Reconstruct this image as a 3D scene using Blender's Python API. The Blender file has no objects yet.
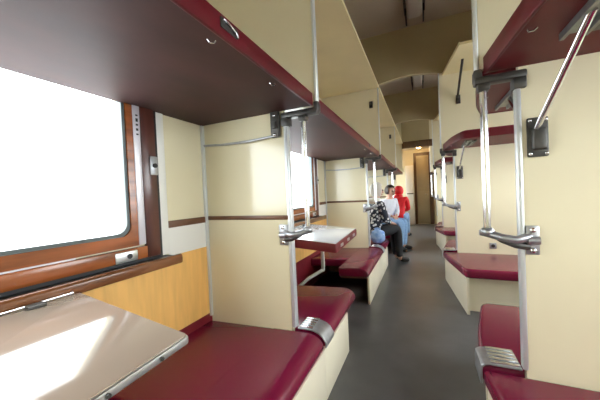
import bpy, bmesh, math, random
from mathutils import Vector, Matrix
random.seed(7)
C = bpy.context.scene.collection
sc = bpy.context.scene
PI = math.pi

# ------------------------------------------------------------------ materials
def node_mat(name):
    m = bpy.data.materials.new(name); m.use_nodes = True
    nt = m.node_tree
    return m, nt, nt.nodes['Principled BSDF']

def mat(name, col, rough=.5, metal=0., var=.0, scale=8., stretch=(1, 1, 1), bump=0., coat=0., col2=None, rvar=0., spec=None, detail=4.):
    m, nt, b = node_mat(name)
    b.inputs['Roughness'].default_value = rough
    b.inputs['Metallic'].default_value = metal
    if coat:
        b.inputs['Coat Weight'].default_value = coat; b.inputs['Coat Roughness'].default_value = .12
    if spec is not None: b.inputs['Specular IOR Level'].default_value = spec
    c = list(col) + [1]
    if var or bump or rvar or col2:
        tc = nt.nodes.new('ShaderNodeTexCoord'); mp = nt.nodes.new('ShaderNodeMapping')
        mp.inputs['Scale'].default_value = stretch
        nz = nt.nodes.new('ShaderNodeTexNoise'); nz.inputs['Scale'].default_value = scale; nz.inputs['Detail'].default_value = detail
        nt.links.new(tc.outputs['Object'], mp.inputs['Vector']); nt.links.new(mp.outputs['Vector'], nz.inputs['Vector'])
        rp = nt.nodes.new('ShaderNodeValToRGB')
        rp.color_ramp.elements[0].position = .3; rp.color_ramp.elements[1].position = .7
        lo = [x * (1 - var) for x in col] + [1]
        hi = (list(col2) + [1]) if col2 else [min(1, x * (1 + var)) for x in col] + [1]
        rp.color_ramp.elements[0].color = lo; rp.color_ramp.elements[1].color = hi
        nt.links.new(nz.outputs['Fac'], rp.inputs['Fac']); nt.links.new(rp.outputs['Color'], b.inputs['Base Color'])
        if bump:
            bp = nt.nodes.new('ShaderNodeBump'); bp.inputs['Strength'].default_value = bump; bp.inputs['Distance'].default_value = .01
            nt.links.new(nz.outputs['Fac'], bp.inputs['Height']); nt.links.new(bp.outputs['Normal'], b.inputs['Normal'])
        if rvar:
            mr = nt.nodes.new('ShaderNodeMapRange'); mr.inputs['To Min'].default_value = max(.02, rough - rvar); mr.inputs['To Max'].default_value = rough + rvar
            nt.links.new(nz.outputs['Fac'], mr.inputs['Value']); nt.links.new(mr.outputs['Result'], b.inputs['Roughness'])
    else:
        b.inputs['Base Color'].default_value = c
    return m

M = {}
M['cream'] = mat('cream_laminate', (.75, .69, .49), .13, var=.03, scale=2.2, spec=.5)
M['cream_upper'] = mat('cream_board', (.60, .51, .30), .55, var=.05, scale=2.0)
M['shelf'] = mat('shelf_board', (.80, .70, .40), .5, var=.05, scale=2.0)
M['wood'] = mat('honey_laminate', (.80, .46, .14), .35, var=.10, scale=5., stretch=(6, 6, .7))
M['frame_wood'] = mat('varnished_wood', (.30, .085, .022), .25, var=.35, scale=7., stretch=(4, .5, 4), coat=.5)
M['frame_dark'] = mat('dark_varnished_wood', (.085, .025, .018), .28, var=.3, scale=7., stretch=(4, 4, .6), coat=.4)
M['sill_wood'] = mat('sill_wood', (.17, .06, .02), .25, var=.35, scale=7., stretch=(4, .5, 4), coat=.4)
M['strip_brown'] = mat('brown_strip', (.14, .06, .028), .4, var=.15, scale=10.)
M['vinyl'] = mat('maroon_vinyl', (.17, .007, .036), .25, var=.05, scale=2.5, spec=.42)
M['fascia'] = mat('red_berth_edge', (.10, .004, .010), .45, var=.12, scale=5., spec=.3)
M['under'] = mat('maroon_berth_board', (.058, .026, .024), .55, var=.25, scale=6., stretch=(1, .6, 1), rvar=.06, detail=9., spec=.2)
M['under_r'] = mat('red_berth_board', (.12, .010, .014), .45, var=.10, scale=5., spec=.2)
M['base'] = mat('ivory_bench_panel', (.80, .74, .58), .4, var=.04, scale=3.)
M['chrome'] = mat('chrome', (.78, .80, .82), .16, 1.)
M['alu'] = mat('brushed_aluminium', (.72, .75, .77), .32, .85, var=.05, scale=30.)
M['cast'] = mat('cast_metal', (.42, .43, .46), .38, .8, var=.12, scale=25.)
M['dark_cast'] = mat('dark_cast_metal', (.075, .072, .068), .42, .55, var=.25, scale=25.)
M['channel'] = mat('dull_steel', (.22, .23, .22), .35, .8, var=.2, scale=25.)
M['post'] = mat('pale_metal_post', (.70, .74, .76), .35, .55)
M['rubber'] = mat('black_rubber', (.018, .018, .02), .5)
M['gasket'] = mat('grey_gasket', (.20, .24, .25), .45)
M['seal'] = mat('grey_seal', (.10, .125, .125), .45)
M['silver'] = mat('silver_strip', (.75, .74, .80), .35, .4)
M['white_wall'] = mat('white_panel', (.80, .80, .76), .4)
M['floor'] = mat('grey_linoleum', (.105, .105, .108), .36, var=.20, scale=3.5, rvar=.06, detail=7.)
M['ceiling'] = mat('ceiling_board', (.47, .40, .30), .6, var=.06, scale=2.)
M['header'] = mat('header_board', (.40, .33, .18), .55, var=.06, scale=2.)
M['table'] = mat('pale_table_laminate', (.36, .28, .22), .07, var=.03, scale=3., coat=.6)
M['table_white_sheen'] = mat('white_laminate_with_sheen', (.66, .67, .70), .10, var=.03, scale=3., coat=.6)  # white laminate, colour lightened to carry the window's reflection
M['table_edge'] = mat('dark_red_table_edge', (.17, .012, .02), .4, var=.1, scale=6.)
M['black'] = mat('black_plastic', (.02, .02, .02), .4)
M['door'] = mat('cream_door', (.38, .32, .20), .4, var=.05, scale=3.)
M['dark_wood'] = mat('dark_door_wood', (.10, .055, .028), .4, var=.25, scale=5., stretch=(4, 4, .6))
M['snow'] = mat('snow', (.62, .62, .64), .8, var=.05, scale=.1)
M['skin'] = mat('skin', (.62, .36, .26), .5)
M['hair'] = mat('dark_hair', (.03, .018, .012), .5)
M['trouser'] = mat('black_trousers', (.018, .018, .022), .8)
M['jeans'] = mat('light_blue_denim', (.24, .40, .66), .8, var=.12, scale=30.)
M['shirt'] = mat('pale_shirt', (.72, .75, .84), .7, var=.06, scale=20.)
M['red_cloth'] = mat('red_jacket', (.80, .012, .022), .6, var=.08, scale=20.)
M['shoe'] = mat('black_shoe', (.015, .015, .015), .4)
M['scarf'] = mat('white_scarf', (.78, .76, .72), .7, var=.05, scale=25.)
M['plastic_bag'] = mat('blue_bag', (.10, .26, .66), .3, var=.0, scale=14., col2=(.42, .60, .90), bump=.3)
def pattern():
    m, nt, b = node_mat('black_and_white_print'); b.inputs['Roughness'].default_value = .7
    tc = nt.nodes.new('ShaderNodeTexCoord'); v = nt.nodes.new('ShaderNodeTexVoronoi'); v.inputs['Scale'].default_value = 22.
    r = nt.nodes.new('ShaderNodeValToRGB'); r.color_ramp.interpolation = 'CONSTANT'
    r.color_ramp.elements[0].color = (.72, .73, .74, 1); r.color_ramp.elements[1].position = .42; r.color_ramp.elements[1].color = (.02, .025, .045, 1)
    nt.links.new(tc.outputs['Object'], v.inputs['Vector']); nt.links.new(v.outputs['Distance'], r.inputs['Fac']); nt.links.new(r.outputs['Color'], b.inputs['Base Color'])
    return m
M['print'] = pattern()
def glass():
    m = bpy.data.materials.new('window_glass'); m.use_nodes = True; nt = m.node_tree; nt.nodes.clear()
    o = nt.nodes.new('ShaderNodeOutputMaterial'); t = nt.nodes.new('ShaderNodeBsdfTransparent'); g = nt.nodes.new('ShaderNodeBsdfGlossy')
    g.inputs['Roughness'].default_value = .02; t.inputs['Color'].default_value = (.97, .985, .98, 1)
    lw = nt.nodes.new('ShaderNodeLayerWeight'); lw.inputs['Blend'].default_value = .5; x = nt.nodes.new('ShaderNodeMixShader')
    pw = nt.nodes.new('ShaderNodeMath'); pw.operation = 'POWER'; pw.inputs[1].default_value = 5.
    f = nt.nodes.new('ShaderNodeMath'); f.operation = 'MULTIPLY_ADD'; f.inputs[1].default_value = .6; f.inputs[2].default_value = .03
    nt.links.new(lw.outputs['Facing'], pw.inputs[0]); nt.links.new(pw.outputs[0], f.inputs[0]); nt.links.new(f.outputs[0], x.inputs['Fac']); nt.links.new(t.outputs['BSDF'], x.inputs[1]); nt.links.new(g.outputs['BSDF'], x.inputs[2]); nt.links.new(x.outputs['Shader'], o.inputs['Surface'])
    return m
M['glass'] = glass()
def emis(name, col, s):
    m, nt, b = node_mat(name); b.inputs['Base Color'].default_value = (*col, 1)
    b.inputs['Emission Color'].default_value = (*col, 1); b.inputs['Emission Strength'].default_value = s
    return m
M['lamp_lit'] = emis('lit_lamp', (1., .62, .25), 9.)
M['lamp_off'] = mat('lamp_diffuser', (.50, .46, .38), .35)

# ------------------------------------------------------------------ mesh helpers
class MB:
    def __init__(s): s.bm = bmesh.new()
    def box(s, a, b, bev=0., seg=2):
        g = bmesh.ops.create_cube(s.bm, size=1.)['verts']
        for v in g:
            v.co = Vector([(a[i] + b[i]) / 2 + v.co[i] * abs(b[i] - a[i]) for i in range(3)])
        if bev:
            es = {e for v in g for e in v.link_edges}
            bmesh.ops.bevel(s.bm, geom=list(es), offset=bev, segments=seg, profile=.5, affect='EDGES', clamp_overlap=True)
        return s
    def obox(s, c, size, rot, bev=0.):                     # oriented box, rot a 3x3 matrix
        n0 = set(s.bm.verts)
        s.box([-x / 2 for x in size], [x / 2 for x in size], bev)
        for v in s.bm.verts:
            if v not in n0: v.co = rot @ v.co + Vector(c)
        return s
    def tube(s, pts, r, n=12, cap=True):
        pts = [Vector(p) for p in pts]; rings = []
        rs = r if isinstance(r, (list, tuple)) else [r] * len(pts)
        u = None
        for i, p in enumerate(pts):
            if i == 0: d = pts[1] - p
            elif i == len(pts) - 1: d = p - pts[i - 1]
            else: d = (pts[i + 1] - p).normalized() + (p - pts[i - 1]).normalized()
            d.normalize()
            if u is None: u = d.orthogonal().normalized()
            else: u = (u - d * u.dot(d)).normalized()
            w = d.cross(u)
            rings.append([s.bm.verts.new(p + (u * math.cos(2 * PI * k / n) + w * math.sin(2 * PI * k / n)) * rs[i]) for k in range(n)])
        for a, b in zip(rings, rings[1:]):
            for k in range(n): s.bm.faces.new((a[k], a[(k + 1) % n], b[(k + 1) % n], b[k]))
        if cap:
            s.bm.faces.new(list(reversed(rings[0]))); s.bm.faces.new(rings[-1])
        return s
    def prism(s, poly, z0, z1, bev=0., seg=3, axis=2, vert_bev=False):
        # poly of 2-D points; axis 2: (x,y)->z ; axis 0: (y,z)->x ; axis 1: (x,z)->y
        def P(p, h):
            return {2: (p[0], p[1], h), 0: (h, p[0], p[1]), 1: (p[0], h, p[1])}[axis]
        a = [s.bm.verts.new(P(p, z0)) for p in poly]; b = [s.bm.verts.new(P(p, z1)) for p in poly]
        n = len(poly); fs = [s.bm.faces.new(list(reversed(a))), s.bm.faces.new(b)]
        for k in range(n): fs.append(s.bm.faces.new((a[k], a[(k + 1) % n], b[(k + 1) % n], b[k])))
        bmesh.ops.recalc_face_normals(s.bm, faces=fs)
        if bev:
            es = set(fs[0].edges) | set(fs[1].edges)
            bmesh.ops.bevel(s.bm, geom=list(es), offset=bev, segments=seg, profile=.5, affect='EDGES', clamp_overlap=True)
        return s
    def ring(s, outer, inner, h0, h1, axis=0):
        n = len(outer)
        def P(p, h):
            return {2: (p[0], p[1], h), 0: (h, p[0], p[1]), 1: (p[0], h, p[1])}[axis]
        L = [[s.bm.verts.new(P(p, h)) for p in poly] for poly, h in ((outer, h0), (inner, h0), (inner, h1), (outer, h1))]
        fs = []
        for i in range(4):
            A, B = L[i], L[(i + 1) % 4]
            for k in range(n): fs.append(s.bm.faces.new((A[k], A[(k + 1) % n], B[(k + 1) % n], B[k])))
        bmesh.ops.recalc_face_normals(s.bm, faces=fs)
        return s
    def ball(s, c, r, seg=14, scale=(1, 1, 1)):
        g = bmesh.ops.create_uvsphere(s.bm, u_segments=seg, v_segments=max(6, seg * 2 // 3), radius=r)['verts']
        for v in g: v.co = Vector(c) + Vector([v.co[i] * scale[i] for i in range(3)])
        return s
    def tilt(s, f):
        for v in s.bm.verts: v.co.z += f(v.co)
        return s
    def build(s, name, m, parent=None, smooth=True, loc=None):
        me = bpy.data.meshes.new(name); bmesh.ops.recalc_face_normals(s.bm, faces=s.bm.faces[:])
        s.bm.to_mesh(me); s.bm.free(); me.materials.append(m)
        if smooth:
            me.polygons.foreach_set('use_smooth', [True] * len(me.polygons)); me.set_sharp_from_angle(angle=math.radians(38))
        o = bpy.data.objects.new(name, me); C.objects.link(o)
        if parent is not None: o.parent = parent; o.location = -parent_loc(parent)
        return o
def parent_loc(p):
    v = Vector(p.location)
    return v + (parent_loc(p.parent) if p.parent else Vector())

def rrect(a0, b0, a1, b1, r, n=6):
    pts = []
    for cx, cy, t0 in ((a1 - r, b1 - r, 0), (a0 + r, b1 - r, PI / 2), (a0 + r, b0 + r, PI), (a1 - r, b0 + r, 1.5 * PI)):
        for k in range(n + 1):
            t = t0 + PI / 2 * k / n; pts.append((cx + r * math.cos(t), cy + r * math.sin(t)))
    return pts
def round_poly(poly, rad, n=6):
    out = []
    for i, p in enumerate(poly):
        r = rad[i] if isinstance(rad, (list, tuple)) else rad
        p = Vector(p); a = Vector(poly[i - 1]); b = Vector(poly[(i + 1) % len(poly)])
        if r <= 0: out.append(tuple(p)); continue
        da, db = (a - p).normalized(), (b - p).normalized()
        for k in range(n + 1):
            t = k / n; q = (p + da * r) * (1 - t) ** 2 + p * 2 * t * (1 - t) + (p + db * r) * t ** 2
            out.append(tuple(q))
    return out

def tag(o, label, cat, group=None):
    o['label'] = label; o['category'] = cat
    if group: o['group'] = group
    return o
def thing(name, label, cat, loc, group=None):
    o = bpy.data.objects.new(name, None); C.objects.link(o); o.location = loc; o.empty_display_size = .1
    return tag(o, label, cat, group)
def struct(name, mb, m, smooth=True):
    o = mb.build(name, m, None, smooth); o['kind'] = 'structure'; return o

# ------------------------------------------------------------------ measures (metres)
XW, XR = -1.329, 1.95           # inner faces of the outer walls
PER = 2.497
P = [1.433 + PER * k for k in range(-1, 4)]        # partitions: behind the camera, then four ahead
ZC = 3.28                        # ceiling
ZB = 1.648                       # underside of the upper berths
ZS = .36                         # seat height
ZL = 2.577                       # underside of the luggage shelves
Y0, Y1 = -2.9, 10.75             # ends of the carriage
T = .028                         # partition thickness
WY = lambda k: (-.52 + PER * k, .893 + PER * k)    # window openings, k = -1..3
WZ = (.992, 1.78)
WYR = lambda k: (-.78 + PER * k, 1.15 + PER * k)  # unseen compartment windows, enlarged to brighten the interior
WZR = (.95, 2.15)
ORD = ['nearest', 'second', 'third', 'fourth']

# ------------------------------------------------------------------ shell
struct('floor', MB().box((XW - .1, Y0, -.06), (XR + .1, Y1, 0)), M['floor'])
struct('ceiling', MB().box((XW - .1, Y0, ZC), (XR + .1, Y1, ZC + .06)), M['ceiling'])
def side_wall(name, x0, x1, WY, WZ):
    b = MB(); b.box((x0, Y0, 0), (x1, Y1, WZ[0])); b.box((x0, Y0, WZ[1]), (x1, Y1, ZC))
    ys = Y0
    for k in range(-1, 4):
        a, c = WY(k)
        if k == 3: a, c = a, c
        b.box((x0, ys, WZ[0]), (x1, a, WZ[1])); ys = c
    if x0 < 0:
        b.box((x0, ys, WZ[0]), (x1, 9.25, WZ[1])); b.box((x0, 9.95, WZ[0]), (x1, Y1, WZ[1]))  # unseen lobby opening, added so daylight reaches the far end
    else: b.box((x0, ys, WZ[0]), (x1, Y1, WZ[1]))
    return struct(name, b, M['cream'], False)
side_wall('wall_left', XW - .09, XW, WY, WZ)
side_wall('wall_right', XR, XR + .09, WYR, WZR)
struct('wall_back', MB().box((XW - .09, Y0 - .06, 0), (XR + .09, Y0, ZC)), M['cream'])

# left wall facings below the windows
struct('trim_1', MB().box((XW, Y0, .40), (XW + .008, P[4], .845)), M['wood'])
struct('trim_2', MB().box((XW, Y0, .0), (XW + .008, P[4], .40)), M['table_edge'])

def window(n, k, x, s):           # s=+1 the room lies towards +x
    a, c = WY(k) if s > 0 else WYR(k); z0, z1 = WZ if s > 0 else WZR
    root = bpy.data.objects.new('window_%d' % n, None); C.objects.link(root); root.location = (x, (a + c) / 2, z0); root['kind'] = 'structure'
    X = lambda d: x + s * d
    o_ = rrect(a - .001, z0 - .001, c + .001, z1 + .001, .001)
    g = rrect(a + .012, z0 + .012, c - .012, z1 - .012, .055)
    MB().ring(rrect(a, z0, c, z1, .002), g, X(-.04), X(.004)).build('gasket', M['gasket'], root)
    MB().ring(rrect(a + .006, z0 + .006, c - .006, z1 - .006, .05), rrect(a + .020, z0 + .020, c - .020, z1 - .020, .05), X(.004), X(.009)).build('rubber_seal', M['seal'], root)
    MB().prism(g, X(-.022), X(-.014), axis=0).build('pane', M['glass'], root)
    MB().ring(rrect(a - .030, z0 - .050, c + .030, z1 + .03, .004), rrect(a + .004, z0 + .004, c - .004, z1 - .004, .05), X(0), X(.016)).build('inner_frame', M['frame_wood'], root)
    for y0, y1 in ((c + .030, c + .068), (a - .068, a - .030)):
        MB().box((X(0), y0, z0 - .05), (X(.020), y1, z1 + .03), .004).build('metal_strip', M['silver'], root)
    MB().box((X(.012), a - .03, z0 - .056), (X(.020), c - .25, z0 - .050)).build('bottom_bead', M['silver'], root)
    for y0, y1 in ((c + .068, c + .146), (a - .146, a - .068)):
        MB().box((X(0), y0, z0 - .12), (X(.026), y1, z1 + .06), .005).build('frame_board', M['frame_dark'], root)
    MB().box((X(0), a - .068, z0 - .118), (X(.030), c + .068, z0 - .056), .006).build('bottom_rail', M['frame_wood'], root)
    MB().box((X(0), a - .158, z0 - .147), (X(.02), c + .158, z0 - .119)).build('gap_shade', M['rubber'], root)  # dark strip standing in for the shadowed gap above the sill
    for y0, y1 in ((c + .146, c + .162), (a - .162, a - .146)):
        MB().box((X(0), y0, z0 - .13), (X(.018), y1, z1 + .06)).build('dark_bead', M['rubber'], root)
    for y0, y1 in ((c + .162, c + .214), (a - .214, a - .162)):
        MB().box((X(0), y0, z0 - .13), (X(.012), y1, z1 + .06), .003).build('pale_trim', M['white_wall'], root)
    # sill: a dark ledge with a rounded wooden nosing
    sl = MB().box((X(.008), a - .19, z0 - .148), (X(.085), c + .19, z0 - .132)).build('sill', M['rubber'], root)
    prof = [(X(.082), z0 - .178), (X(.106), z0 - .178), (X(.109), z0 - .150), (X(.104), z0 - .126), (X(.082), z0 - .126)]
    MB().prism(round_poly(prof, [.004, .010, .012, .012, .008], 3), a - .20, c + .215, bev=.010, axis=1).build('nosing', M['sill_wood'], sl)
    pl = MB().box((X(.028), c - .100, z0 - .116), (X(.036), c + .008, z0 - .066), .004).build('lock_plate', M['alu'], root)
    MB().tube([(X(.034), c - .035, z0 - .090), (X(.041), c - .035, z0 - .090)], .012).build('keyhole', M['rubber'], pl)
    lp = MB().box((X(.024), c + .104, 1.30), (X(.034), c + .150, 1.40), .006).build('latch_plate', M['cast'], root)
    MB().tube([(X(.032), c + .128, 1.35), (X(.042), c + .128, 1.35)], .012).build('latch_pin', M['rubber'], lp)
    if k == 0 and s > 0:
        mk = MB()
        for j, h in enumerate((.010, .022, .012, .016, .010)):
            zz = 1.60 - j * .024
            mk.box((X(.0195), c + .044, zz - h / 2.6), (X(.0206), c + .056, zz + h / 2.6))
        mk.build('stencil_mark', M['rubber'], root)
    return root
n = 1
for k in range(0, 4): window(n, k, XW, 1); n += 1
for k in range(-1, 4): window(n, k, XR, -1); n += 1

# brown and white bands on the wall between window and partition
b3, b4 = MB(), MB()
for k in range(0, 3):
    y0 = WY(k)[1] + .214
    b3.box((XW, y0, 1.005), (XW + .010, P[k + 1] - T / 2, 1.045), .003)
    b4.box((XW, y0, .845), (XW + .006, P[k + 1] - T / 2, 1.005))
struct('trim_3', b3, M['strip_brown']); struct('trim_4', b4, M['white_wall'])
# metal corner beads where the partitions meet the wall
b5 = MB()
for p in P[1:4]: b5.box((XW, p - T / 2 - .022, .38), (XW + .02, p - T / 2, ZB - .002), .004)
struct('trim_5', b5, M['post'])

# ------------------------------------------------------------------ partitions and headers (setting)
XU, XL = -.520, -.718           # left: upper and lower aisle edge
RU, RL = .242, .378             # right
def part_left(i):
    b = MB().box((XW, P[i] - T / 2, 0), (XL, P[i] + T / 2, ZB)); b.box((XW, P[i] - T / 2, ZB), (XU, P[i] + T / 2, ZC))
    struct('wall_left_partition', b, M['cream'], False)
def part_right(i):
    b = MB().box((RL, P[i] - T / 2, 0), (XR, P[i] + T / 2, ZB + .02)); b.box((RU, P[i] - T / 2, ZB + .02), (XR, P[i] + T / 2, ZC))
    struct('wall_right_partition', b, M['cream'], False)
for i in range(0, 5): part_left(i); part_right(i)
b6 = MB()
for p in P[1:4]: b6.box((XW + .02, p - T / 2 - .008, 1.020), (XL + .01, p - T / 2, 1.046), .003)
struct('trim_6', b6, M['strip_brown'])
for j, i in enumerate((0, 1, 2, 3)):
    poly = [(XW + .001, ZC), (XW + .001, 2.61), (XU, 2.61)] + [(XU + (RU - XU) * t, 2.61 + .05 * math.sin(PI * t) ** .8) for t in [k / 16 for k in range(1, 16)]] + [(RU, 2.61), (XR - .001, 2.61), (XR - .001, ZC)]
    struct('trim_%d' % (7 + j), MB().prism(poly, P[i] - .03, P[i] + .03, axis=1), M['header'], False)

# end lobby
YE = 10.1
struct('trim_11', MB().box((XU, P[4] - .05, 2.42), (RU + .1, P[4] + .05, 2.62), .01), M['dark_wood'])
struct('trim_12', MB().box((XU, P[4] - .03, 2.62), (RU, P[4] + .03, ZC)), M['header'])
LW = (9.3, 9.9)
struct('trim_13', MB().box((XU, P[4] + .05, 2.52), (RU + .2, YE, 2.56)), M['ceiling'])
struct('wall_front', MB().box((XW, YE, 0), (XR, YE + .06, ZC)), M['cream'])
def door():
    root = bpy.data.objects.new('door_1', None); C.objects.link(root); root.location = (0, YE, 0); root['kind'] = 'structure'
    fr = MB()
    fr.box((-.24, YE - .03, 0), (-.16, YE, 2.3)); fr.box((.22, YE - .03, 0), (.34, YE, 2.3)); fr.box((-.24, YE - .03, 2.3), (.34, YE, 2.4))
    fr.build('door_frame', M['dark_wood'], root)
    d = MB().box((-.16, YE - .02, .02), (.22, YE, 2.3)).build('door_leaf', M['door'], root)
    MB().box((-.155, YE - .035, 1.25), (.215, YE - .02, 2.2), .005).box((-.155, YE - .035, .15), (.215, YE - .02, 1.1), .005).build('door_panel', M['door'], root)
    MB().tube([(.17, YE - .02, 1.0), (.17, YE - .07, 1.0), (.08, YE - .07, 1.0)], .012).build('door_handle', M['chrome'], root)
door()
t = thing('service_cabinet', 'tall white cabinet with a dark handle bar beside the far end door', 'cabinet', (-.42, YE - .2, 0))
MB().box((-.50, YE - .25, 0), (-.245, YE - .003, 1.98), .01).build('body', M['white_wall'], t)
MB().box((-.485, YE - .265, .04), (-.26, YE - .25, 1.0), .004).build('door', M['white_wall'], t)
MB().tube([(-.46, YE - .25, 1.04), (-.46, YE - .29, 1.04), (-.28, YE - .29, 1.04), (-.28, YE - .25, 1.04)], .016).build('handle', M['black'], t)
t = thing('ceiling_lamp', 'small warm lit round lamp on the low ceiling before the end door', 'lamp', (-.06, 9.35, 2.52))
MB().tube([(-.06, 9.35, 2.52), (-.06, 9.35, 2.495)], .09, 20).build('lamp_base', M['alu'], t)
MB().ball((-.06, 9.35, 2.49), .075, 16, (1, 1, .6)).build('lamp_shade', M['lamp_lit'], t)

# ------------------------------------------------------------------ ceiling lamps along the aisle
for i, (ya, yb) in enumerate(((2.55, 3.60), (5.03, 5.98), (7.5, 8.45))):
    t = thing('ceiling_light', '%s unlit tubular ceiling light above the aisle' % ('nearest', 'second', 'farthest')[i], 'lamp', (-.02, (ya + yb) / 2, ZC), 'ceiling lights above the aisle')
    MB().box((-.13, ya, ZC - .025), (.10, yb, ZC), .006).build('lamp_base', M['dark_cast'], t)
    MB().prism(round_poly([(-.10, ZC - .025), (-.10, ZC - .10), (.07, ZC - .10), (.07, ZC - .025)], [0, .05, .05, 0], 5), ya + .03, yb - .03, bev=.02, axis=1).build('diffuser', M['lamp_off'], t)
    for y in (ya + .02, yb - .05):
        for xa, xb in ((-.118, -.10), (.07, .088)):
            MB().box((xa, y - .1, ZC - .105), (xb, y + .13, ZC - .02)).build('side_clip', M['black'], t)

# ------------------------------------------------------------------ left side: benches
tiltL = lambda c: (c.x + 1.0) * .045
ROLL = [(-.622, 0), (-.594, -.004), (-.566, -.015), (-.544, -.032), (-.530, -.054), (-.526, -.072), (-.530, -.086)]
def bench_left(y0, y1, label, notch):     # notch 0: rear end joins partition at y0, 1: at y1
    t = thing('side_bench', label, 'bench', ((-.9), (y0 + y1) / 2, 0), 'maroon benches along the window side')
    xf = -.512
    prof = [(XW + .010, ZS - .09), (XW + .010, ZS)] + [(x, z + ZS) for x, z in ROLL] + [(-.536, ZS - .09)]
    yb0, yb1 = (y0, y1 - .006) if notch else (y0 + .006, y1)
    cu = MB()
    if notch:                                  # the window half of the seat stops short, leaving room for the table's folding leg
        cu.prism([(-.84, ZS - .09), (-.84, ZS)] + prof[2:], y0, y1, bev=.016, seg=3, axis=1)
        cu.prism([(XW + .010, ZS - .09), (XW + .010, ZS), (-.835, ZS), (-.835, ZS - .09)], max(y0, y1 - .72), y1, bev=.016, seg=3, axis=1)
    else: cu.prism(prof, y0, y1, bev=.016, seg=3, axis=1)
    cu.tilt(tiltL).build('cushion', M['vinyl'], t)
    e0, e1 = (y0 + .03, y1) if notch else (y0, y1 - .03)
    MB().box((-.83 if notch else XW + .010, e0, ZS - .115), (xf - .036, e1, ZS - .09)).tilt(tiltL).build('seat_board', M['dark_wood'], t)
    e0, e1 = (y0 + .03, y1 + h - .0006) if notch else (y0 - h + .0006, y1 - .26)
    MB().box((-.548, e0, 0), (-.526, e1, ZS - .072), .003).build('side_panel', M['base'], t)
    MB().box((XW + .010, (y0 if not notch else y1 - .02), 0), (-.550, (y0 + .02 if not notch else y1), ZS - .125)).build('end_panel', M['dark_wood'], t)
    return t
h = T / 2 + .001
bench_left(.22, P[1] - h, 'maroon side bench under the first upper berth, on the near side of the first partition', 1)
bench_left(P[1] + h, 2.20, 'short maroon side bench just behind the first left partition', 0)
bench_left(2.80, P[2] - h, 'maroon side bench beyond the red-edged table, before the second left partition', 1)
bench_left(P[2] + h, 4.72, 'maroon side bench carrying the person in the patterned blouse', 0)
bench_left(5.27, P[3] - h, 'maroon side bench carrying the person in the pale shirt', 1)
bench_left(P[3] + h, 7.22, 'maroon side bench carrying the person in the red jacket', 0)

def step(x0, side, ya, yb, label, tl):
    """ribbed plate lying on the bench edge and folded down over it; x0: inner end"""
    t = thing('foot_step', label, 'step', (x0, (ya + yb) / 2, ZS), 'ribbed metal foot steps at the partitions')
    d = .004
    if side > 0:
        top = [(x0, ZS + d)] + [(x + d * .6, z + ZS + d) for x, z in ROLL[:3]] + [(x + d, z + ZS + d * .5) for x, z in ROLL[3:]]
        out = [(x + .008 * (1 if k > 4 else .5 if k > 2 else 0), z + .008 * (0 if k > 4 else 1)) for k, (x, z) in enumerate(top)]
    else:
        top = [(x0, ZS + d), (.250, ZS + d), (.232, ZS + .001), (.222, ZS - .010), (.219, ZS - .03), (.219, ZS - .085)]
        out = [(x - .008 * (1 if k > 2 else .3 if k > 1 else 0), z + .008 * (0 if k > 3 else 1)) for k, (x, z) in enumerate(top)]
    MB().prism(top + out[::-1], ya, yb, bev=.002, seg=1, axis=1).tilt(tl).build('plate', M['cast'], t)
    r = MB(); k = 5
    xe = ROLL[1][0] if side > 0 else .245
    for j in range(k):
        y = ya + (yb - ya) * (j + .5) / k
        r.box((min(x0, xe) + .006, y - .007, ZS + .011), (max(x0, xe) - .004, y + .007, ZS + .021), .003)
    r.tilt(tl).build('ribs', M['chrome'], t)
    return t
for i in (1, 2, 3):
    step(XL + .030, 1, P[i] - .006, P[i] + .135, 'ribbed metal step on the bench edge by the %s left partition' % ORD[i - 1], tiltL)

# ------------------------------------------------------------------ right side: benches
tl0 = lambda c: .006
def bench_right(i, near, label):
    p = P[i]; d = 1.07 if near else .70
    s = -1 if near else 1
    rise = lambda c: -.006 + .062 * max(0., s * (c.y - p))
    rz = lambda c: rise(c) if c.z > .05 else 0.
    t = thing('bunk_bench', label, 'bench', (1.1, p + s * d / 2, 0), 'maroon lower bunks in the open compartments')
    ya, yf = p + s * h, p + s * d
    xa = .224
    poly = [(xa, ya), (xa + .022, p + s * .3), (xa + .108, yf), (XR - .002, yf), (XR - .002, ya)]
    rad = [0, .12, .05, 0, 0]
    if s > 0: poly = poly[::-1]; rad = rad[::-1]
    MB().prism(round_poly(poly, rad, 6), ZS - .085, ZS, bev=.026, seg=4).tilt(rise).build('cushion', M['vinyl'], t)
    q = [(xa + .012, ya), (xa + .116, yf - s * .012), (xa + .138, yf - s * .012), (xa + .034, ya)]
    MB().prism(q, 0, ZS - .0855).tilt(rz).build('side_panel', M['base'], t)
    MB().box((xa + .16, min(ya, yf - s * .14), ZS - .115), (XR - .004, max(ya, yf - s * .14), ZS - .0855)).tilt(rise).build('seat_board', M['dark_wood'], t)
    MB().box((xa + .132, min(yf - s * .11, yf - s * .13), 0), (XR - .004, max(yf - s * .11, yf - s * .13), ZS - .0855)).tilt(rz).build('front_panel', M['base'], t)
    return t
wh = {(1, True): 'maroon lower bunk in front of the nearest right partition, step at its edge', (1, False): 'maroon lower bunk directly behind the nearest right partition',
      (2, True): 'maroon lower bunk with white end panel, before the second right partition', (2, False): 'maroon lower bunk behind the second right partition',
      (3, True): 'far maroon lower bunk before the third right partition', (3, False): 'far maroon lower bunk behind the third right partition'}
for (i, near), lb in wh.items(): bench_right(i, near, lb)
for i in (1, 2, 3):
    step(RL - .014, -1, P[i] - .012, P[i] + .135, 'ribbed metal step on the bunk end by the %s right partition' % ORD[i - 1], tl0)

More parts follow.
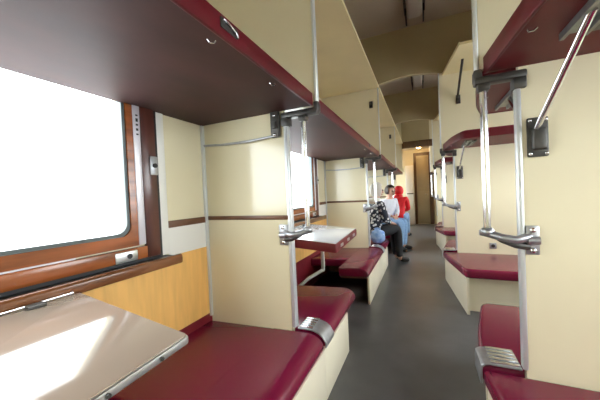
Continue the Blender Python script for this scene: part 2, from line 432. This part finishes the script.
# ------------------------------------------------------------------ left upper berths
def berth_left(i, label):
    y0, y1 = P[i] + h, P[i + 1] - h
    t = thing('side_berth', label, 'berth', (-.93, (y0 + y1) / 2, ZB), 'upper side berths above the windows')
    xf = -.533
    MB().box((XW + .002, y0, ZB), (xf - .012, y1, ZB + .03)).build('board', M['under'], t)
    f = MB().box((xf - .012, y0, ZB - .004), (xf + .004, y1, ZB + .066), .006).build('front_edge', M['fascia'], t)
    MB().box((XW + .002, y0 + .01, ZB + .03), (xf - .014, y1 - .01, ZB + .085), .02, 3).build('mattress_pad', M['vinyl'], t)
    yc = .69 + PER * i if i == 0 else P[i] + 1.75
    if i == 0: yc = .70
    cl = MB().box((xf + .003, yc - .04, ZB + .020), (xf + .009, yc + .045, ZB + .052), .003).build('latch_plate', M['dark_cast'], t)
    MB().tube([(xf + .009, yc - .030, ZB + .046), (xf + .014, yc - .01, ZB + .040), (xf + .014, yc + .02, ZB + .030), (xf + .009, yc + .040, ZB + .024)], .004, 8).build('latch_tongue', M['chrome'], cl)
    for yy in (yc - .035, yc + .34):
        MB().tube([(xf - .05, yy, ZB + .001), (xf - .045, yy + .005, ZB - .009), (xf - .035, yy + .01, ZB - .010), (xf - .030, yy + .012, ZB - .004)], .003, 8).build('hook', M['chrome'], t)
    # support rod and hinge on the far partition
    yp = P[i + 1] - h
    hb = MB().box((XL - .076, yp - .022, ZB - .15), (XL - .018, yp, ZB), .006).build('support_bracket', M['dark_cast'], t)
    MB().box((XL - .066, yp - .034, ZB - .10), (XL - .033, yp - .02, ZB - .06), .004).build('bracket_cap', M['dark_cast'], hb)
    for zz in (ZB - .025, ZB - .135):
        MB().ball((XL - .047, yp - .024, zz), .010, 10).build('screw', M['chrome'], hb)
    MB().tube([(XW + .024, yp - .012, 1.512), (-1.15, yp - .016, 1.500), (-.95, yp - .018, 1.498), (XL - .05, yp - .016, 1.508)], .0075, 10).build('support_rod', M['cast'], t)
    return t
for i, lb in ((0, 'maroon upper side berth above the nearest window, chrome latch on its red edge'), (1, 'upper side berth above the red-edged table, beyond the nearest left partition'),
              (2, 'upper side berth above the seated people'), (3, 'farthest upper side berth, behind the third left partition')):
    berth_left(i, lb)

# ------------------------------------------------------------------ luggage shelves
def shelf_left(i, label):
    y0, y1 = P[i] + .031, P[i + 1] - .031
    t = thing('luggage_shelf', label, 'shelf', (-.9, (y0 + y1) / 2, ZL), 'luggage shelves above the side berths')
    MB().box((XW, y0, ZL), (-.505, y1, ZL + .025)).build('board', M['shelf'], t)
    MB().box((-.505, y0, ZL - .002), (-.493, y1, ZL + .03), .003).build('front_edge', M['shelf'], t)
for i, lb in ((1, 'cream luggage shelf above the side berth just past the nearest left partition'), (2, 'cream luggage shelf above the seated people'), (3, 'farthest cream luggage shelf over the side berths')):
    shelf_left(i, lb)

def strut(t, x, yp, s, z_low, y_far, z_top, plate_w=.07, plate_h=.16, r=.011, big=True):
    # wall plate on the partition and a rod up to the board
    ya = yp
    br = MB().box((x - plate_w / 2, ya, z_low - plate_h / 2), (x + plate_w / 2, ya + s * .012, z_low + plate_h / 2), .006).build('wall_bracket', M['dark_cast'], t)
    if big:
        MB().box((x - plate_w * .34, ya + s * .012, z_low - plate_h * .34), (x + plate_w * .38, ya + s * .034, z_low + plate_h * .22), .010, 3).build('bracket_cap', M['dark_cast'], br)
        for dx in (-.36, .36):
            for dz in (-.42, .42):
                MB().ball((x + plate_w * dx, ya + s * .012, z_low + plate_h * dz), .0075, 10).build('screw', M['chrome'], br)
    rm = M['chrome'] if big else M['dark_cast']
    MB().tube([(x - .008, ya + s * .022, z_low + plate_h * .18), (x + .012, y_far, z_top)], r, 12).build('support_rod', rm, t)

def berth_right(i, near, label):
    p = P[i]; s = -1 if near else 1; d = .77
    t = thing('bunk_berth', label, 'berth', (1.1, p + s * d / 2, ZB), 'upper bunks in the open compartments')
    ya, yf = p + s * h, p + s * d
    x0 = .258
    poly = [(x0, ya), (x0 + .045, p + s * .50), (x0 + .115, yf), (XR - .002, yf), (XR - .002, ya)]
    inner = [(x + (.014 if k < 3 else 0), y - (s * .014 if k in (2, 3) else 0)) for k, (x, y) in enumerate(poly)]
    rad = [0, .12, .05, 0, 0]
    P1 = round_poly(poly, rad, 6); P2 = round_poly(inner, rad, 6)
    MB().prism(P2 if s < 0 else P2[::-1], ZB, ZB + .03).build('board', M['under_r'], t)
    # red band along the rounded aisle end and the long front
    band = P1[:-1] + P2[:-1][::-1]
    MB().prism(band, ZB - .004, ZB + .07, bev=.004, seg=2).build('front_edge', M['fascia'], t)
    MB().prism(P2 if s < 0 else P2[::-1], ZB + .03, ZB + .085, bev=.02).build('mattress_pad', M['vinyl'], t)
    ch = MB()
    yA, yB = p + s * .25, p + s * .62
    ch.box((.425, min(yA, yB), ZB - .022), (.437, max(yA, yB), ZB)); ch.box((.483, min(yA, yB), ZB - .022), (.495, max(yA, yB), ZB)); ch.box((.437, min(yA, yB), ZB - .006), (.483, max(yA, yB), ZB))
    c_ = ch.build('strut_channel', M['channel'], t)
    MB().box((.500, min(p + s * .25, yB), ZB - .014), (.53, max(p + s * .25, yB), ZB), .004).build('channel_stop', M['black'], c_)
    MB().tube([(x0 + .06, p + s * .34, ZB + .001), (x0 + .063, p + s * .34, ZB - .008), (x0 + .075, p + s * .345, ZB - .010), (x0 + .082, p + s * .347, ZB - .004)], .003, 8).build('hook', M['chrome'], t)
    strut(t, .433, p + s * h, s, 1.352, p + s * .40, ZB - .012)
    return t
bl = {(1, True): 'nearest red upper bunk overhead, chrome strut from the dark bracket on the partition', (1, False): 'upper bunk behind the nearest right partition, seen past the grab bar',
      (2, True): 'red-ended upper bunk before the second right partition', (2, False): 'upper bunk behind the second right partition',
      (3, True): 'far upper bunk before the third right partition', (3, False): 'farthest upper bunk behind the third right partition'}
for (i, near), lb in bl.items(): berth_right(i, near, lb)

def shelf_right(i, label):
    p = P[i]; t = thing('luggage_rack', label, 'shelf', (1.1, p - .45, ZL), 'luggage racks above the upper bunks')
    ya, yf = p - h, p - .75
    MB().prism([(.287, ya), (.392, yf), (XR - .002, yf), (XR - .002, ya)], ZL, ZL + .025).build('board', M['shelf'], t)
    MB().prism([(.275, ya), (.380, yf), (.392, yf), (.287, ya)], ZL - .002, ZL + .03).build('front_edge', M['shelf'], t)
    strut(t, .44, p - h, -1, 2.25, p - .40, ZL, .05, .11, .013, False)
for i in (2, 3): shelf_right(i, 'cream luggage rack with a dark strut before the %s right partition' % ORD[i - 1])

# ------------------------------------------------------------------ grab rails at the partition edges
def rail(i, side, label):
    p = P[i]
    t = thing('grab_rail', label, 'handrail', ((-.64 if side < 0 else .3), p, 0), 'metal grab rails at the partition edges')
    if side < 0: post, pole, up, sx, zb = XL, -.600, XU, 1, ZS + .03
    else: post, pole, up, sx, zb = RL, .256, RU - .002, -1, ZS + .02
    # posts capping the partition edges
    MB().box((post - (.001 if sx > 0 else .014), p - .022, zb), (post + (.024 if sx > 0 else .006), p + (.022 if sx > 0 else T / 2), ZB - .05), .006).build('lower_post', M['post'], t)
    MB().box((up - (.001 if sx > 0 else .014), p - .020, ZB - .01), (up + (.014 if sx > 0 else .001), p + .020, ZC - .001 if False else 3.2), .005).build('upper_post', M['post'], t)
    # dark cast corner at the top
    zt = ZB - .045
    bar = MB().box((min(post - .012, up + .012) if sx > 0 else up - .018, p - .028, zt), (max(up + .012, post) if sx > 0 else post + .028, p + .028, zt + .032), .008)
    bar.box((post - .014 if sx > 0 else post - .02, p - .029, zt - .045), (post + .036 if sx > 0 else post + .026, p + .029, zt + .004), .008)
    bar.box((pole - .024, p - .026, zt - .03), (pole + .024, p + .026, zt + .004), .01)
    bar.box((up - (.008 if sx > 0 else .020), p - .026, zt + .01), (up + (.020 if sx > 0 else .012), p + .026, ZB + .02), .008)
    bar.build('top_casting', M['dark_cast'], t)
    # bar gripped by hand
    MB().tube([(pole, p, zt), (pole, p, .965)], .0140, 16).build('grab_bar', M['chrome'], t)
    # lower casting: curved arm from the plate on the partition to the bar
    arm = [(post + sx * .0 - sx * .02, p - .02, .945), (post + sx * .03, p - .045, .935), (post + sx * .075, p - .035, .942), (pole, p, .955), (pole + sx * .03, p, .958)]
    MB().tube(arm, [.018, .017, .016, .017, .012], 10).build('arm', M['cast'], t)
    lo = [(post - sx * .015, p - .02, .905), (post + sx * .03, p - .035, .912), (post + sx * .075, p - .030, .930), (pole - sx * .02, p - .01, .948)]
    MB().tube(lo, [.016, .014, .012, .010], 10).build('brace', M['dark_cast'], t)
    MB().ball((pole, p, .962), .028, 12, (1, 1, .8)).build('bar_socket', M['cast'], t)
    px0, px1 = (post - .055, post + .002) if sx > 0 else (post + .007, post + .052)
    pl = MB().box((px0, p - T / 2 - .014, .872), (px1, p - T / 2 - .0005, .992), .005).build('wall_plate', M['cast'], t)
    xc = (px0 + px1) / 2
    for zz in (.890, .974):
        MB().ball((xc, p - T / 2 - .014, zz), .012, 12, (1, .7, 1)).build('bolt', M['chrome'], pl)
    MB().tube([(xc - .02, p - T / 2 - .016, .932), (xc + .02, p - T / 2 - .016, .932)], .018, 10).build('hinge_barrel', M['cast'], pl)
    return t
for i in (1, 2, 3, 4):
    if i < 4: rail(i, -1, 'metal grab rail frame on the %s left partition edge' % ORD[i - 1])
    rail(i, 1, 'metal grab rail frame on the %s right partition edge' % ORD[i - 1])

# coat hooks / dark clips
def clip(x, p, z, label):
    t = thing('coat_hook', label, 'hook', (x, p - h, z), 'dark coat hooks on the partitions')
    MB().box((x - .022, p - h - .010, z - .045), (x + .022, p - h + .0005, z + .045), .004).build('plate', M['dark_cast'], t)
    MB().tube([(x, p - h - .008, z + .02), (x, p - h - .035, z), (x, p - h - .045, z - .025), (x, p - h - .035, z - .04)], .007, 8).build('prong', M['dark_cast'], t)
clip(-.61, P[2], 2.365, 'dark coat hook high on the second left partition')
clip(-.61, P[3], 2.365, 'dark coat hook high on the third left partition')
t = thing('wall_socket', 'small grey socket low on the second right partition above the bunk', 'socket', (.75, P[2] - h, .45))
MB().box((.715, P[2] - h - .012, .415), (.785, P[2] - h + .0005, .485), .005).build('plate', M['cast'], t)
MB().tube([(.75, P[2] - h - .010, .45), (.75, P[2] - h - .016, .45)], .02, 14).build('insert', M['rubber'], t)

# ------------------------------------------------------------------ tables
XT, ZT, SL = -1.205, .825, .125            # back edge, its height, slope down to the aisle
tz = lambda x: ZT - SL * (x - XT)
def table(y0, y1, th, edge_m, label, SL=SL, top=None):
    xa0, xa1 = -.622, -.660
    t = thing('side_table', label, 'table', (-.95, (y0 + y1) / 2, .75), 'folding tables under the windows')
    tb = lambda c: -SL * (c.x - XT)
    poly = [(XT, y0), (xa0, y0), (xa1, y1), (XT, y1)]
    MB().prism(round_poly(poly, [0, .012, .012, 0], 4), ZT - .005, ZT, bev=.0015, seg=2).tilt(tb).build('tabletop', top or M['table'], t)
    q = [(XT, y0 - .004), (xa0 + .006, y0 - .004), (xa1 + .006, y1 + .004), (XT, y1 + .004)]
    MB().prism(round_poly(q, [0, .014, .014, 0], 4), ZT - th, ZT - .005, bev=.003, seg=2).tilt(tb).build('edge_band', edge_m, t)
    MB().tube([(XT - .006, y0 + .03, ZT + .002), (XT - .006, y1 - .02, ZT + .002)], .006, 8).build('hinge_rod', M['chrome'], t)
    for yy in (y0 + .12, y1 - .16):
        MB().box((XT - .014, yy, ZT - .006), (XT + .022, yy + .05, ZT + .008), .003).build('hinge_clip', M['dark_cast'], t)
    return t
t = table(-.27, .600, .026, M['alu'], 'pale glossy folding table with metal edge under the nearest window')
for yy in (.50, .36):
    x = -.660 + (.6 - yy) * .0437 + .005
    MB().tube([(x - .002, yy, tz(x) - .015), (x + .008, yy, tz(x) - .015)], .0055, 8).build('rivet', M['dark_cast'], t)
MB().tube([(XW + .02, .15, .42), (-.85, .15, tz(-.85) - .024)], .012, 10).build('support_strut', M['alu'], t)
t = table(2.02, 2.90, .075, M['table_edge'], 'white folding table with thick dark red edge behind the nearest left partition', .085, M['table_white_sheen'])
tz = lambda x: ZT - .085 * (x - XT)
MB().box((-.91, 2.46, .42), (-.88, 2.49, tz(-.895) - .074), .004).build('leg', M['post'], t)
MB().tube([(-.895, 2.475, .43), (-1.02, 2.40, .36), (XW + .04, 2.29, .12)], .016, 10).build('brace', M['post'], t)
for yy in (2.16, 2.42, 2.68):
    x = -.622 - (yy + .04 - 2.02) * .0432 + .006
    MB().box((x - .004, yy, tz(x) - .055), (x + .006, yy + .08, tz(x) - .030), .002).build('edge_fitting', M['alu'], t)

# ------------------------------------------------------------------ people
def skin_mesh(name, chains, m, parent, sub=2):
    """chains: lists of (x, y, z, radius); a chain starting with an int continues from that vertex"""
    bm = bmesh.new(); lay = bm.verts.layers.skin.verify(); allv = []
    for ch in chains:
        prev = None
        for it in ch:
            if isinstance(it, int): prev = allv[it]; continue
            v = bm.verts.new(it[:3]); r = it[3]; r2 = it[4] if len(it) > 4 else r
            v[lay].radius = (r, r2); v[lay].use_root = (len(allv) == 0)
            if prev is not None: bm.edges.new((prev, v))
            prev = v; allv.append(v)
    me = bpy.data.meshes.new(name); bm.to_mesh(me); bm.free()
    o = bpy.data.objects.new(name, me); C.objects.link(o)
    sk = o.modifiers.new('s', 'SKIN'); sk.use_smooth_shade = True; sk.branch_smoothing = .4
    sb = o.modifiers.new('u', 'SUBSURF'); sb.levels = sub
    dg = bpy.context.evaluated_depsgraph_get(); dg.update()
    me2 = bpy.data.meshes.new_from_object(o.evaluated_get(dg)); me2.name = name
    bpy.data.objects.remove(o); bpy.data.meshes.remove(me)
    me2.materials.clear(); me2.materials.append(m)
    me2.polygons.foreach_set('use_smooth', [True] * len(me2.polygons))
    o = bpy.data.objects.new(name, me2); C.objects.link(o)
    if parent is not None: o.parent = parent; o.location = -parent_loc(parent)
    return o
def person(label, hip, face, knees, feet, hands, top, legs, head_cover, lean=.05, height=.62, look=None):
    """hip: hip centre; face: facing angle; knees / feet / hands: pairs of points (left, right)"""
    t = thing('person', label, 'person', (hip[0], hip[1], hip[2]), 'seated passengers')
    F = Vector((math.cos(face), math.sin(face), 0)); L = Vector((-F.y, F.x, 0)); U = Vector((0, 0, 1))
    H = Vector(hip)
    chest = H + U * .34 + F * lean; neck = H + U * .50 + F * (lean * 1.4); head = H + U * height + F * (lean * 1.6 + .015)
    lf = F if look is None else Vector((math.cos(look), math.sin(look), 0)); ll = Vector((-lf.y, lf.x, 0))
    c = lambda v, r, r2=None: (v.x, v.y, v.z, r) if r2 is None else (v.x, v.y, v.z, r, r2)
    # one continuous body
    ch = [[c(H, .105), c(H + U * .17 + F * lean * .5, .105), c(chest, .125), c(neck - U * .02, .062), c(neck + U * .04, .05), c(head - U * .045 + lf * .012, .078), c(head + U * .04, .088), c(head + U * .095, .058)]]
    hem = -.09 if top is M['red_cloth'] else -.045
    cl_top = [[c(H + U * hem, .165), c(H + U * .17 + F * lean * .5, .142), c(chest, .155), c(neck - U * .03, .075)]]
    nb = 8; idx = nb
    for s, K, Ft, Hd in zip((1, -1), knees, feet, hands):
        K, Ft, Hd = Vector(K), Vector(Ft), Vector(Hd)
        hj = H + L * s * .095 - U * .02
        body = [0, c(hj + (K - hj) * .15, .075), c((hj + K) / 2, .07), c(K, .058), c(K.lerp(Ft, .35), .055), c(Ft + U * .07, .036)]
        toe = Vector((F.x, F.y, 0)) if (K - H).xy.length < .05 else Vector(((K - H).x, (K - H).y, 0)).normalized()
        body += [c(Ft + toe * .05 + U * .035, .034), c(Ft + toe * .16 + U * .025, .026)]
        ch.append(body); idx += 7
        sh = H + U * .45 + F * lean * 1.3 + L * s * .175
        el = (sh + Hd) / 2 - U * .10 + L * s * .07 - F * .04
        wr = Hd
        dr = (wr - el).normalized()
        ch.append([2, c(sh, .050), c((sh + el) / 2, .043), c(el, .038), c(el.lerp(wr, .5), .034), c(wr, .026), c(wr + dr * .045, .034, .02), c(wr + dr * .075, .030, .016)])
        palm = idx + 5
        idx += 7
        side = dr.cross(U); side = side.normalized() if side.length > .1 else L.copy()
        dn = side.cross(dr).normalized()
        if dn.z > 0: dn = -dn
        for f_, (off, ln) in enumerate(((-.028, .058), (-.010, .070), (.009, .066), (.027, .050))):
            a = wr + dr * .085 + side * off; b = a + dr * ln * .5 + dn * ln * .15; e = b + dr * ln * .3 + dn * ln * .45
            ch.append([palm + 1, c(a, .009), c(b, .008), c(e, .007)]); idx += 3
        a = wr + dr * .035 + side * s * .034; b = a + dr * .03 + side * s * .018 + dn * .01; e = b + dr * .028 + dn * .012
        ch.append([palm, c(a, .011), c(b, .010), c(e, .008)]); idx += 3
        cl_top.append([2, c(sh, .070), c((sh + el) / 2, .061), c(el, .056), c(el.lerp(wr, .5), .050), c(el.lerp(wr, .93), .042)])
    skin_mesh('body', ch, M['skin'], t)
    skin_mesh('blouse' if top is M['print'] else ('jacket' if top is M['red_cloth'] else 'shirt'), cl_top, top, t)
    lg = [[c(H - U * .005, .150), c(H + U * .10 + F * lean * .3, .138)]]
    for s, K, Ft in zip((1, -1), knees, feet):
        K, Ft = Vector(K), Vector(Ft); hj = H + L * s * .095 - U * .02
        lg.append([0, c(hj + (K - hj) * .15, .105), c((hj + K) / 2, .092), c(K, .074), c(K.lerp(Ft, .4), .066), c(K.lerp(Ft, .86), .055)])
    skin_mesh('trousers' if legs is M['trouser'] else 'jeans', lg, legs, t)
    for s, K, Ft in zip((1, -1), knees, feet):
        K, Ft = Vector(K), Vector(Ft); toe = Vector(((K - H).x, (K - H).y, 0)).normalized()
        skin_mesh('shoe', [[c(Ft + U * .055, .050), c(Ft + toe * .07 + U * .044, .046), c(Ft + toe * .16 + U * .034, .036)]], M['shoe'], t, 1)
    # face
    fc = head + lf * .085
    for s in (1, -1):
        MB().ball(tuple(head + lf * .083 + ll * s * .032 + U * .012), .0125, 10).build('eye', M['black'], t)
        MB().ball(tuple(head + ll * s * .088 - U * .005), .024, 10, (.6, .6, 1)).build('ear', M['skin'], t)
    MB().tube([tuple(head + lf * .084 + U * .012), tuple(head + lf * .108 - U * .022), tuple(head + lf * .088 - U * .028)], [.008, .014, .010], 8).build('nose', M['skin'], t)
    MB().tube([tuple(fc - U * .052 + ll * .022 - lf * .008), tuple(fc - U * .055), tuple(fc - U * .052 - ll * .022 - lf * .008)], .006, 8).build('mouth', M['table_edge'], t)
    # hair or head covering: a cap open over the face
    name, m = head_cover
    b = MB(); b.ball((0, 0, 0), .112, 20, (1, 1, 1.12))
    bad = []
    for v in b.bm.verts:
        w = Vector(v.co); f_ = w.dot(lf); z_ = w.z
        if f_ > .045 and z_ < .062: bad.append(v)
        elif z_ < -.09 and name == 'hair': bad.append(v)
    bmesh.ops.delete(b.bm, geom=bad, context='VERTS')
    for v in b.bm.verts: v.co += head + U * .022 - lf * .006
    bmesh.ops.solidify(b.bm, geom=b.bm.faces[:], thickness=.012)
    b.build(name, m, t)
    if name != 'hair':
        skin_mesh('hood_collar' if name == 'hood' else 'scarf_end', [[c(neck + U * .05 - lf * .03, .105), c(neck - lf * .03, .115), c(neck - U * .06 - lf * .02, .12)]], m, t, 1)
    return t

zs = ZS + .165
person('seated person in a black and white patterned blouse, white scarf and black trousers',
       (-.74, 4.46, zs), math.radians(35), [(-.46, 4.76, zs + .04), (-.38, 4.62, zs + .04)], [(-.44, 4.84, 0), (-.37, 4.68, 0)],
       [(-.52, 4.70, zs + .13), (-.48, 4.56, zs + .13)], M['print'], M['trouser'], ('scarf', M['scarf']), lean=.05, height=.64)
person('seated person in a pale blue white shirt and light blue jeans, leaning forward',
       (-.72, 5.86, zs), math.radians(-38), [(-.34, 5.76, zs + .03), (-.38, 5.58, zs + .03)], [(-.36, 5.74, 0), (-.42, 5.56, 0)],
       [(-.48, 5.70, zs + .14), (-.56, 5.62, zs + .14)], M['shirt'], M['jeans'], ('hair', M['hair']), lean=.10, height=.62)
person('seated person in a bright red hooded jacket at the far bench',
       (-.53, 6.98, zs), math.radians(75), [(-.52, 7.36, zs + .03), (-.38, 7.32, zs + .03)], [(-.50, 7.42, 0), (-.36, 7.38, 0)],
       [(-.52, 7.28, zs + .14), (-.40, 7.24, zs + .14)], M['red_cloth'], M['jeans'], ('hood', M['red_cloth']), lean=.02, height=.61)

# blue bag on the bench beside the first passenger
t = thing('plastic_bag', 'crumpled blue plastic bag on the bench behind the second left partition', 'bag', (-.63, 4.22, ZS + .02))
b = MB(); b.ball((-.635, 4.235, .485), .118, 22, (.92, .66, .92))
for v in b.bm.verts:
    n_ = math.sin(v.co.x * 60) * math.sin(v.co.y * 70 + v.co.z * 50)
    v.co += (v.co - Vector((-.625, 4.22, .475))) * .10 * n_
    v.co.z = max(v.co.z, .378)
b.build('sack', M['plastic_bag'], t)
MB().tube([(-.66, 4.235, .56), (-.68, 4.24, .60), (-.64, 4.24, .605), (-.60, 4.24, .60), (-.61, 4.235, .56)], .012, 8).build('handle', M['plastic_bag'], t)

# ------------------------------------------------------------------ outside
struct('ground', MB().box((-60, -60, -1.3), (60, 70, -1.2)), M['snow'])

# ------------------------------------------------------------------ light
w = bpy.data.worlds.new('sky'); sc.world = w; w.use_nodes = True
bg = w.node_tree.nodes['Background']; bg.inputs['Color'].default_value = (.93, .97, 1., 1); bg.inputs['Strength'].default_value = 3.2
def portal(x, y0, y1, dirx, WZ):
    l = bpy.data.lights.new('daylight_portal', 'AREA'); l.shape = 'RECTANGLE'; l.size = y1 - y0; l.size_y = WZ[1] - WZ[0]
    l.cycles.is_portal = True
    o = bpy.data.objects.new('daylight_portal', l); C.objects.link(o); o.location = (x, (y0 + y1) / 2, sum(WZ) / 2)
    o.rotation_euler = Vector((dirx, 0, 0)).to_track_quat('-Z', 'Z').to_euler()
for k in range(-1, 4):
    portal(XW - .095, *WY(k), 1, WZ); portal(XR + .095, *WYR(k), -1, WZR)
l = bpy.data.lights.new('lobby_lamp', 'POINT'); l.energy = 2.5; l.color = (1, .62, .28); l.shadow_soft_size = .06
o = bpy.data.objects.new('lobby_lamp', l); C.objects.link(o); o.location = (-.06, 9.35, 2.40)

# ------------------------------------------------------------------ camera
cam = bpy.data.cameras.new('camera'); co = bpy.data.objects.new('camera', cam); C.objects.link(co)
f, yaw, pitch, roll = 273.726, .42085, .01839, -.04437
fw = Vector((-math.sin(yaw) * math.cos(pitch), math.cos(yaw) * math.cos(pitch), -math.sin(pitch)))
rt = Vector((math.cos(yaw), math.sin(yaw), 0)); up = rt.cross(fw)
r2 = rt * math.cos(roll) + up * math.sin(roll); u2 = r2.cross(fw)
m3 = Matrix((r2, u2, -fw)).transposed()
co.matrix_world = Matrix.Translation((0, 0, 1.16)) @ m3.to_4x4()
cam.sensor_fit = 'HORIZONTAL'; cam.sensor_width = 36.; cam.lens = f / 600 * 36; cam.clip_start = .02; cam.clip_end = 300
sc.camera = co

vs = sc.view_settings; vs.view_transform = 'Standard'; vs.look = 'None'; vs.gamma = 1.; vs.use_curve_mapping = False
vs.exposure = 1.9
sc.cycles.max_bounces = 16; sc.cycles.diffuse_bounces = 10; sc.cycles.transparent_max_bounces = 16; sc.cycles.sample_clamp_indirect = 8
